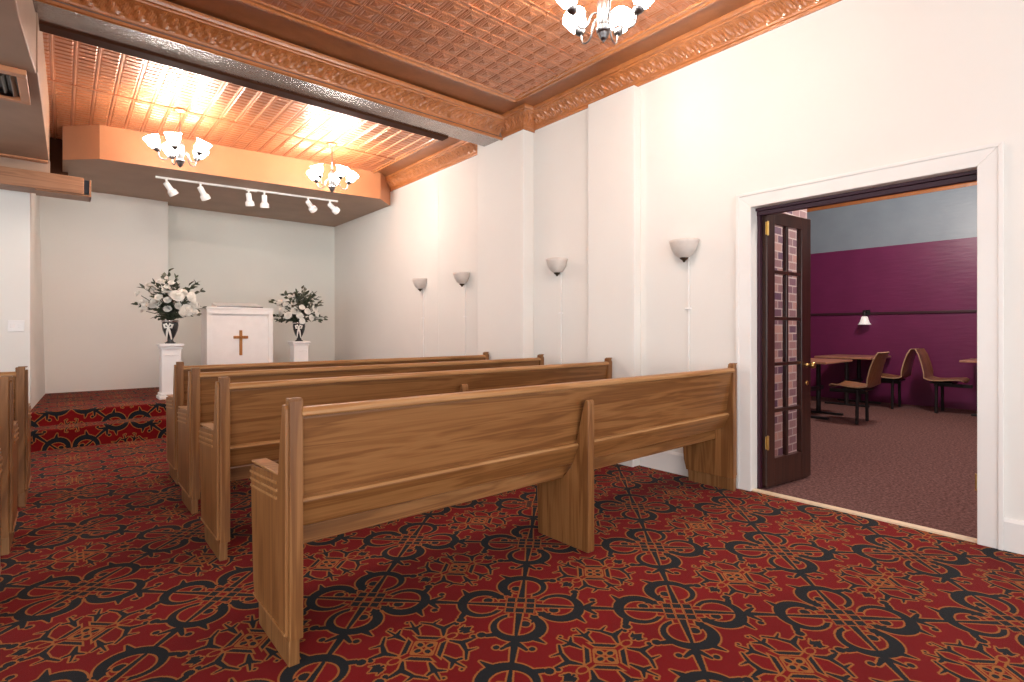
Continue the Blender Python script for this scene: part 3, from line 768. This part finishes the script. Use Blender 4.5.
pl = make_pedestal('white square pedestal left of the lectern, standing at the platform edge', (0.985, 7.50, PZ), PLh)
pr_ = dup(pl, 'white square pedestal right of the lectern', (2.655, 7.98, PZ))

def make_vase(label, loc, rz):
    t = thing('vase', label, 'vase', loc, rz, 'silver vases on the pedestals')
    b = new(); lathe(b, [(0, 0), (0.055, 0), (0.058, 0.010), (0.040, 0.018), (0.030, 0.035), (0.033, 0.055), (0.055, 0.10), (0.078, 0.165), (0.086, 0.22), (0.082, 0.262), (0.078, 0.262), (0.080, 0.22), (0.070, 0.165), (0, 0.10)], 28); obj('body', b, M['vase'], t, smooth=True)
    b = new(); lathe(b, [(0.081, 0.252), (0.089, 0.258), (0.092, 0.270), (0.088, 0.280), (0.078, 0.276), (0.076, 0.262)], 28); obj('rim', b, M['silver'], t, smooth=True)
    b = new()
    for s in (-1, 1):
        P = [(0, -0.088, 0.20), (s * 0.02, -0.100, 0.235), (s * 0.042, -0.092, 0.225), (s * 0.035, -0.094, 0.19), (0, -0.088, 0.195)]
        tube(b, P, [0.006, 0.012, 0.014, 0.012, 0.006], 6)
        tube(b, [(0, -0.088, 0.20), (s * 0.012, -0.086, 0.15), (s * 0.020, -0.068, 0.10), (s * 0.026, -0.054, 0.05)], [0.008, 0.012, 0.010, 0.008], 6)
    obj('bow', b, M['petal'], t, smooth=True)
    return t
vl = make_vase('silver urn vase on the left pedestal with white bow', (0.985, 7.50, PZ + PLh), math.radians(-20))
vr = dup(vl, 'silver urn vase on the right pedestal with white bow', (2.655, 7.98, PZ + PLh), math.radians(-20))

def leaf_mesh(b, p, d, L, w, roll):
    d = d.normalized(); side = d.cross(Vector((0, 0, 1)))
    if side.length < 0.1: side = Vector((1, 0, 0))
    side.normalize(); up = side.cross(d)
    side, up = side * math.cos(roll) + up * math.sin(roll), up * math.cos(roll) - side * math.sin(roll)
    pts = [p, p + d * L * .35 + side * w + up * w * .25, p + d * L * .7 + side * w * .8 - up * L * .03, p + d * L - up * L * .12, p + d * L * .7 - side * w * .8 - up * L * .03, p + d * L * .35 - side * w + up * w * .25]
    mids = [p + d * L * .35, p + d * L * .7 - up * L * .06]
    V = [b.verts.new(q) for q in pts]; m0, m1 = [b.verts.new(q) for q in mids]
    for f in ((V[0], V[1], m0), (V[1], V[2], m1, m0), (V[2], V[3], m1), (V[3], V[4], m1), (V[4], V[5], m0, m1), (V[5], V[0], m0)): b.faces.new(f)
def bloom_mesh(b, c, n, R):
    n = n.normalized(); t1 = n.orthogonal().normalized(); t2 = n.cross(t1)
    for ring, (cnt, rad, lift, op) in enumerate(((9, 1.0, -0.15, 0.35), (8, 0.78, 0.10, 0.6), (6, 0.52, 0.30, 0.85), (4, 0.28, 0.40, 1.1))):
        for k in range(cnt):
            a = 2 * PI * (k + 0.5 * (ring % 2)) / cnt + rnd.uniform(-.12, .12)
            o = t1 * math.cos(a) + t2 * math.sin(a); s = n.cross(o)
            r = R * rad * rnd.uniform(.88, 1.1); w = R * 0.42 * (0.6 + 0.4 * rad)
            base = c + n * R * lift * 0.3
            g = []
            for u_, (fr, ht, ww) in enumerate(((0.12, 0.0, 0.35), (0.45, 0.12 * op, 0.9), (0.8, 0.34 * op, 1.0), (1.0, 0.52 * op + 0.05, 0.55))):
                row = []
                for v_ in (-1, 0, 1):
                    q = base + o * r * fr + n * R * (ht + lift * 0.4 - (0.10 if v_ == 0 else 0) * fr) + s * w * ww * v_
                    row.append(b.verts.new(q))
                g.append(row)
            for A, B in zip(g, g[1:]):
                for i in range(2): b.faces.new([A[i], A[i + 1], B[i + 1], B[i]])
def make_bouquet(label, loc, blooms, sprigs, seed, fscale=1.0):
    global rnd
    rnd = random.Random(seed)
    t = thing('flower_bouquet', label, 'flowers', loc, 0, 'white flower arrangements')
    origin = Vector((0, 0, -0.02))
    bs = new(); bf = new(); bp = new()
    for (tx, ty, tz) in sprigs:
        e = Vector((tx, ty, tz)); m = Vector((tx * .35, ty * .35, tz * .6 + 0.03))
        path = [Vector(p) for p in bez(tuple(origin), (tx * .1, ty * .1, tz * .4), tuple(m), tuple(e), 9)]
        tube(bs, path, [0.004] * 6 + [0.003] * 4, 5)
        pale = rnd.random() < 0.3
        for k in range(3, 10):
            for _ in range(3):
                d = (path[k] - path[k - 1]).normalized() + Vector((rnd.uniform(-1, 1), rnd.uniform(-1, 1), rnd.uniform(-.6, .8)))
                leaf_mesh(bp if pale else bf, path[k], d, rnd.uniform(.05, .09) * fscale, rnd.uniform(.012, .022) * fscale, rnd.uniform(-1, 1))
    for _ in range(150):
        a = rnd.uniform(0, 2 * PI); z = rnd.uniform(0.02, 0.42); r = rnd.uniform(0.01, 0.04 + 0.46 * z)
        p = Vector((r * math.cos(a), r * math.sin(a), z)); d = Vector((math.cos(a), math.sin(a), rnd.uniform(0, 1.4)))
        leaf_mesh(bf if rnd.random() < .7 else bp, p, d, rnd.uniform(.06, .10), rnd.uniform(.018, .028), rnd.uniform(-1, 1))
    for (x, y, z, R) in blooms:
        c = Vector((x, y, z)); tube(bs, [tuple(origin), (x * .3, y * .3, z * .5), (x * .9, y * .9, z - 0.02)], 0.004, 5)
    obj('stem', bs, M['leaf'], t, smooth=True); obj('foliage', bf, M['leaf'], t); obj('pale_foliage', bp, M['leaf_pale'], t)
    for (x, y, z, R) in blooms:
        b = new(); c = Vector((x, y, z)); bloom_mesh(b, c, Vector((x, y - 0.10, z * .5 + 0.06)), R); obj('bloom', b, M['petal'], t, smooth=True)
    return t
# offsets: x to the right as seen from the camera is mostly +X -Y ; (u,w) below are screen right / up
def ro(u, z, dpt=0.0): return (0.763 * u - 0.647 * dpt, -0.647 * u - 0.763 * dpt, z)
bl1 = [(-.04, .46, .05), (.02, .40, .05), (.06, .36, .06), (-.15, .36, .05), (.17, .29, .085), (.10, .31, .06), (.20, .33, .06), (.33, .26, .06), (.30, .30, .05), (.27, .12, .085), (.20, .09, .06), (.34, .10, .05), (-.09, .20, .085), (-.17, .17, .06), (-.10, .26, .06), (.03, .14, .05), (-.22, .13, .05), (-.25, .31, .045), (.06, .24, .05), (-.19, .42, .04), (.14, .44, .04), (.33, .19, .05), (-.02, .27, .05), (-.26, .22, .045), (.15, .17, .05)]
sp1 = [(-.08, .60), (-.10, .52), (.12, .50), (.26, .45), (.31, .43), (-.27, .38), (-.20, .44), (-.37, .19), (-.33, .17), (-.24, .05), (-.16, .03), (.36, .08), (.38, .15), (.34, .35), (0, .42), (-.13, .30), (.20, .22), (.14, .40), (.22, .05), (-.28, .22)]
make_bouquet('large white and green bouquet in the vase on the left pedestal', (0.985, 7.50, PZ + PLh + 0.272),
    [(*ro(u, z, rnd.uniform(.06, .20)), R * .9) for u, z, R in bl1], [ro(u, z, rnd.uniform(-.12, .14)) for u, z in sp1], 11)
bl2 = [(-.02, .17, .085), (-.10, .10, .07), (-.18, .18, .06), (-.24, .27, .055), (-.20, .30, .05), (.06, .10, .06), (.18, .16, .055), (.26, .20, .06), (.22, .07, .05), (-.14, .26, .05), (.10, .22, .05), (-.22, .12, .05), (-.05, .28, .05), (-.08, .38, .04), (.12, .02, .05), (.30, .12, .045)]
sp2 = [(.02, .50), (.10, .46), (-.06, .44), (.18, .42), (.24, .38), (-.18, .40), (-.30, .32), (-.33, .28), (.30, .28), (.33, .24), (.40, .08), (.34, .05), (.28, .04), (-.24, .04), (-.28, .10), (-.22, .03), (.14, .30), (.02, .34), (.20, .26), (-.12, .30), (.08, .38), (.0, .40), (.22, .14)]
make_bouquet('smaller white and green bouquet in the vase on the right pedestal', (2.655, 7.98, PZ + PLh + 0.272),
    [(*ro(u, z, rnd.uniform(.06, .20)), R * .9) for u, z, R in bl2], [ro(u, z, rnd.uniform(-.12, .14)) for u, z in sp2], 23)

# ================================================================== DINING ROOM FURNITURE
def make_chair(label, loc, rz):
    """one-piece moulded plywood shell on a black frame; faces local +Y, origin under seat centre"""
    t = thing('moulded_chair', label, 'chair', loc, rz, 'moulded plywood dining chairs')
    prof = [(0.235, 0.430), (0.20, 0.452), (0.10, 0.446), (0.0, 0.432), (-0.10, 0.428), (-0.155, 0.442), (-0.19, 0.480), (-0.215, 0.56), (-0.240, 0.68), (-0.275, 0.80), (-0.315, 0.88)]
    wd = [0.44, 0.50, 0.53, 0.54, 0.53, 0.52, 0.51, 0.51, 0.50, 0.49, 0.45]
    def shell(th, zoff):
        b = new(); rows = []
        for i, ((y, z), w) in enumerate(zip(prof, wd)):
            p = prof[max(i - 1, 0)]; q = prof[min(i + 1, len(prof) - 1)]
            ty, tz = q[0] - p[0], q[1] - p[1]; l = math.hypot(ty, tz); ny, nz = tz / l, -ty / l
            row = []
            for k in range(7):
                f = k / 6 * 2 - 1
                cup = 0.022 * f * f
                row.append((b.verts.new((f * w / 2, y + ny * -cup * 0 + (cup if i > 6 else 0), z + (cup if i < 6 else 0))), b.verts.new((f * w / 2, y + ny * th + (cup if i > 6 else 0), z + nz * th + (cup if i < 6 else 0)))))
            rows.append(row)
        for A, B in zip(rows, rows[1:]):
            for k in range(6):
                b.faces.new([A[k][0], A[k + 1][0], B[k + 1][0], B[k][0]]); b.faces.new([A[k][1], B[k][1], B[k + 1][1], A[k + 1][1]])
            for k in (0, 6):
                f = b.faces.new([A[k][0], B[k][0], B[k][1], A[k][1]]); f.material_index = 1
        for R in (rows[0], rows[-1]):
            for k in range(6):
                f = b.faces.new([R[k][0], R[k][1], R[k + 1][1], R[k + 1][0]]); f.material_index = 1
        return b
    obj('seat_shell', shell(0.014, 0), [M['ply'], M['ply_edge']], t, smooth=False)
    b = new(); box(b, -0.16, -0.14, 0.405, 0.16, 0.12, 0.428); box(b, -0.025, -0.12, 0.36, 0.025, 0.30, 0.405); obj('under_frame', b, M['black'], t, bevel=0.003)
    for sx in (-1, 1):
        b = new(); tube(b, [(sx * 0.17, -0.06, 0.412), (sx * 0.19, -0.06, 0.0)], 0.019, 10); obj('leg', b, M['black'], t)
    return t
def make_table(label, loc, lx, ly):
    t = thing('dining_table', label, 'table', loc, 0, 'dining tables in the purple room')
    b = new(); box(b, -lx / 2, -ly / 2, 0.722, lx / 2, ly / 2, 0.75); obj('tabletop', b, M['table_top'], t, bevel=0.006)
    b = new(); box(b, -lx / 2 + 0.12, -0.03, 0.695, lx / 2 - 0.12, 0.03, 0.722)
    for sx in (-1, 1): tube(b, [(sx * (lx / 2 - 0.22), 0, 0.70), (sx * (lx / 2 - 0.22), 0, 0.02)], 0.03, 12)
    obj('pedestal', b, M['black'], t)
    b = new(); box(b, -lx / 2 + 0.1, -0.025, 0.33, lx / 2 - 0.1, 0.025, 0.38)
    for sx in (-1, 1): box(b, sx * (lx / 2 - 0.22) - 0.03, -0.30, 0.0, sx * (lx / 2 - 0.22) + 0.03, 0.30, 0.03)
    obj('foot', b, M['black'], t, bevel=0.006)
    return t
make_table('brown laminate table under the wall lamp, against the purple wall', (9.45, 2.88, 0), 1.0, 0.76)
make_table('brown laminate table half hidden by the open glazed door', (7.75, 2.86, 0), 0.95, 0.70)
make_table('brown laminate table cut off by the right side of the doorway', (9.50, 1.14, 0), 0.80, 0.78)
c1 = make_chair('plywood shell chair standing out in the room, nearest the doorway', (7.58, 2.27, 0), 0.0)
dup(c1, 'plywood shell chair tucked at the table under the wall lamp', (9.42, 2.37, 0), 0.0)
dup(c1, 'plywood shell chair facing right against the purple wall, back to another chair', (9.42, 1.74, 0), PI)
dup(c1, 'plywood shell chair at the far left, mostly hidden behind the open door', (7.75, 3.42, 0), PI)

t = thing('wall_lamp', 'small wall lamp with white bell shade on the purple wall', 'wall lamp', (DX - 0.02, 2.846, 1.42))
b = new(); box(b, -0.02, -0.05, -0.02, 0.0, 0.05, 0.06); tube(b, bez((-0.01, 0, 0.02), (-0.06, 0, 0.06), (-0.10, 0, 0.04), (-0.10, 0, -0.05)), 0.012, 8); obj('bracket', b, M['black'], t)
b = new(); lathe(b, [(0.035, -0.045), (0.045, -0.055), (0.055, -0.10), (0.072, -0.15), (0.092, -0.175), (0.088, -0.176), (0.066, -0.15), (0.048, -0.10), (0, -0.055)], 20, Matrix.Translation((-0.10, 0, 0))); obj('shade', b, M['dim_shade'], t, smooth=True)

# ================================================================== LIGHT
def lamp(name, kind, loc, energy, color, size=0.1, rot=None):
    d = bpy.data.lights.new(name, kind); d.energy = energy; d.color = color
    if kind == 'POINT': d.shadow_soft_size = size
    if kind == 'AREA': d.shape = 'RECTANGLE'; d.size, d.size_y = size
    o = bpy.data.objects.new(name, d); col.objects.link(o); o.location = loc
    if rot: o.rotation_euler = rot
    return o
# unseen point lights added to brighten the dining room and brick wall
lamp('dining_fill', 'POINT', (7.6, 1.6, 3.0), 165, (1.0, 0.92, 0.85), 0.2)
lamp('dining_fill_entry', 'POINT', (4.9, 0.2, 3.0), 110, (1.0, 0.92, 0.85), 0.2)

w = bpy.data.worlds.new('white_fill'); scene.world = w; w.use_nodes = True
bg = w.node_tree.nodes['Background']; bg.inputs[0].default_value = (0.955, 0.985, 1.0, 1); bg.inputs[1].default_value = 3.5  # even white fill added, entering by the open back and left side

# ================================================================== CAMERA
cd = bpy.data.cameras.new('camera'); cam = bpy.data.objects.new('camera', cd); col.objects.link(cam)
cam.location = (0, 0, 1.14); cam.rotation_euler = (PI / 2, 0, -math.radians(40.3))
cd.sensor_width = 36; cd.lens = 36 * 530 / 1024; cd.shift_y = -10 / 1024; cd.clip_start = 0.05
scene.camera = cam
vs = scene.view_settings
vs.view_transform = 'Standard'; vs.look = 'None'; vs.gamma = 1; vs.exposure = 0.0; vs.use_curve_mapping = False
scene.cycles.use_denoising = True
scene.cycles.max_bounces = 8; scene.cycles.diffuse_bounces = 5
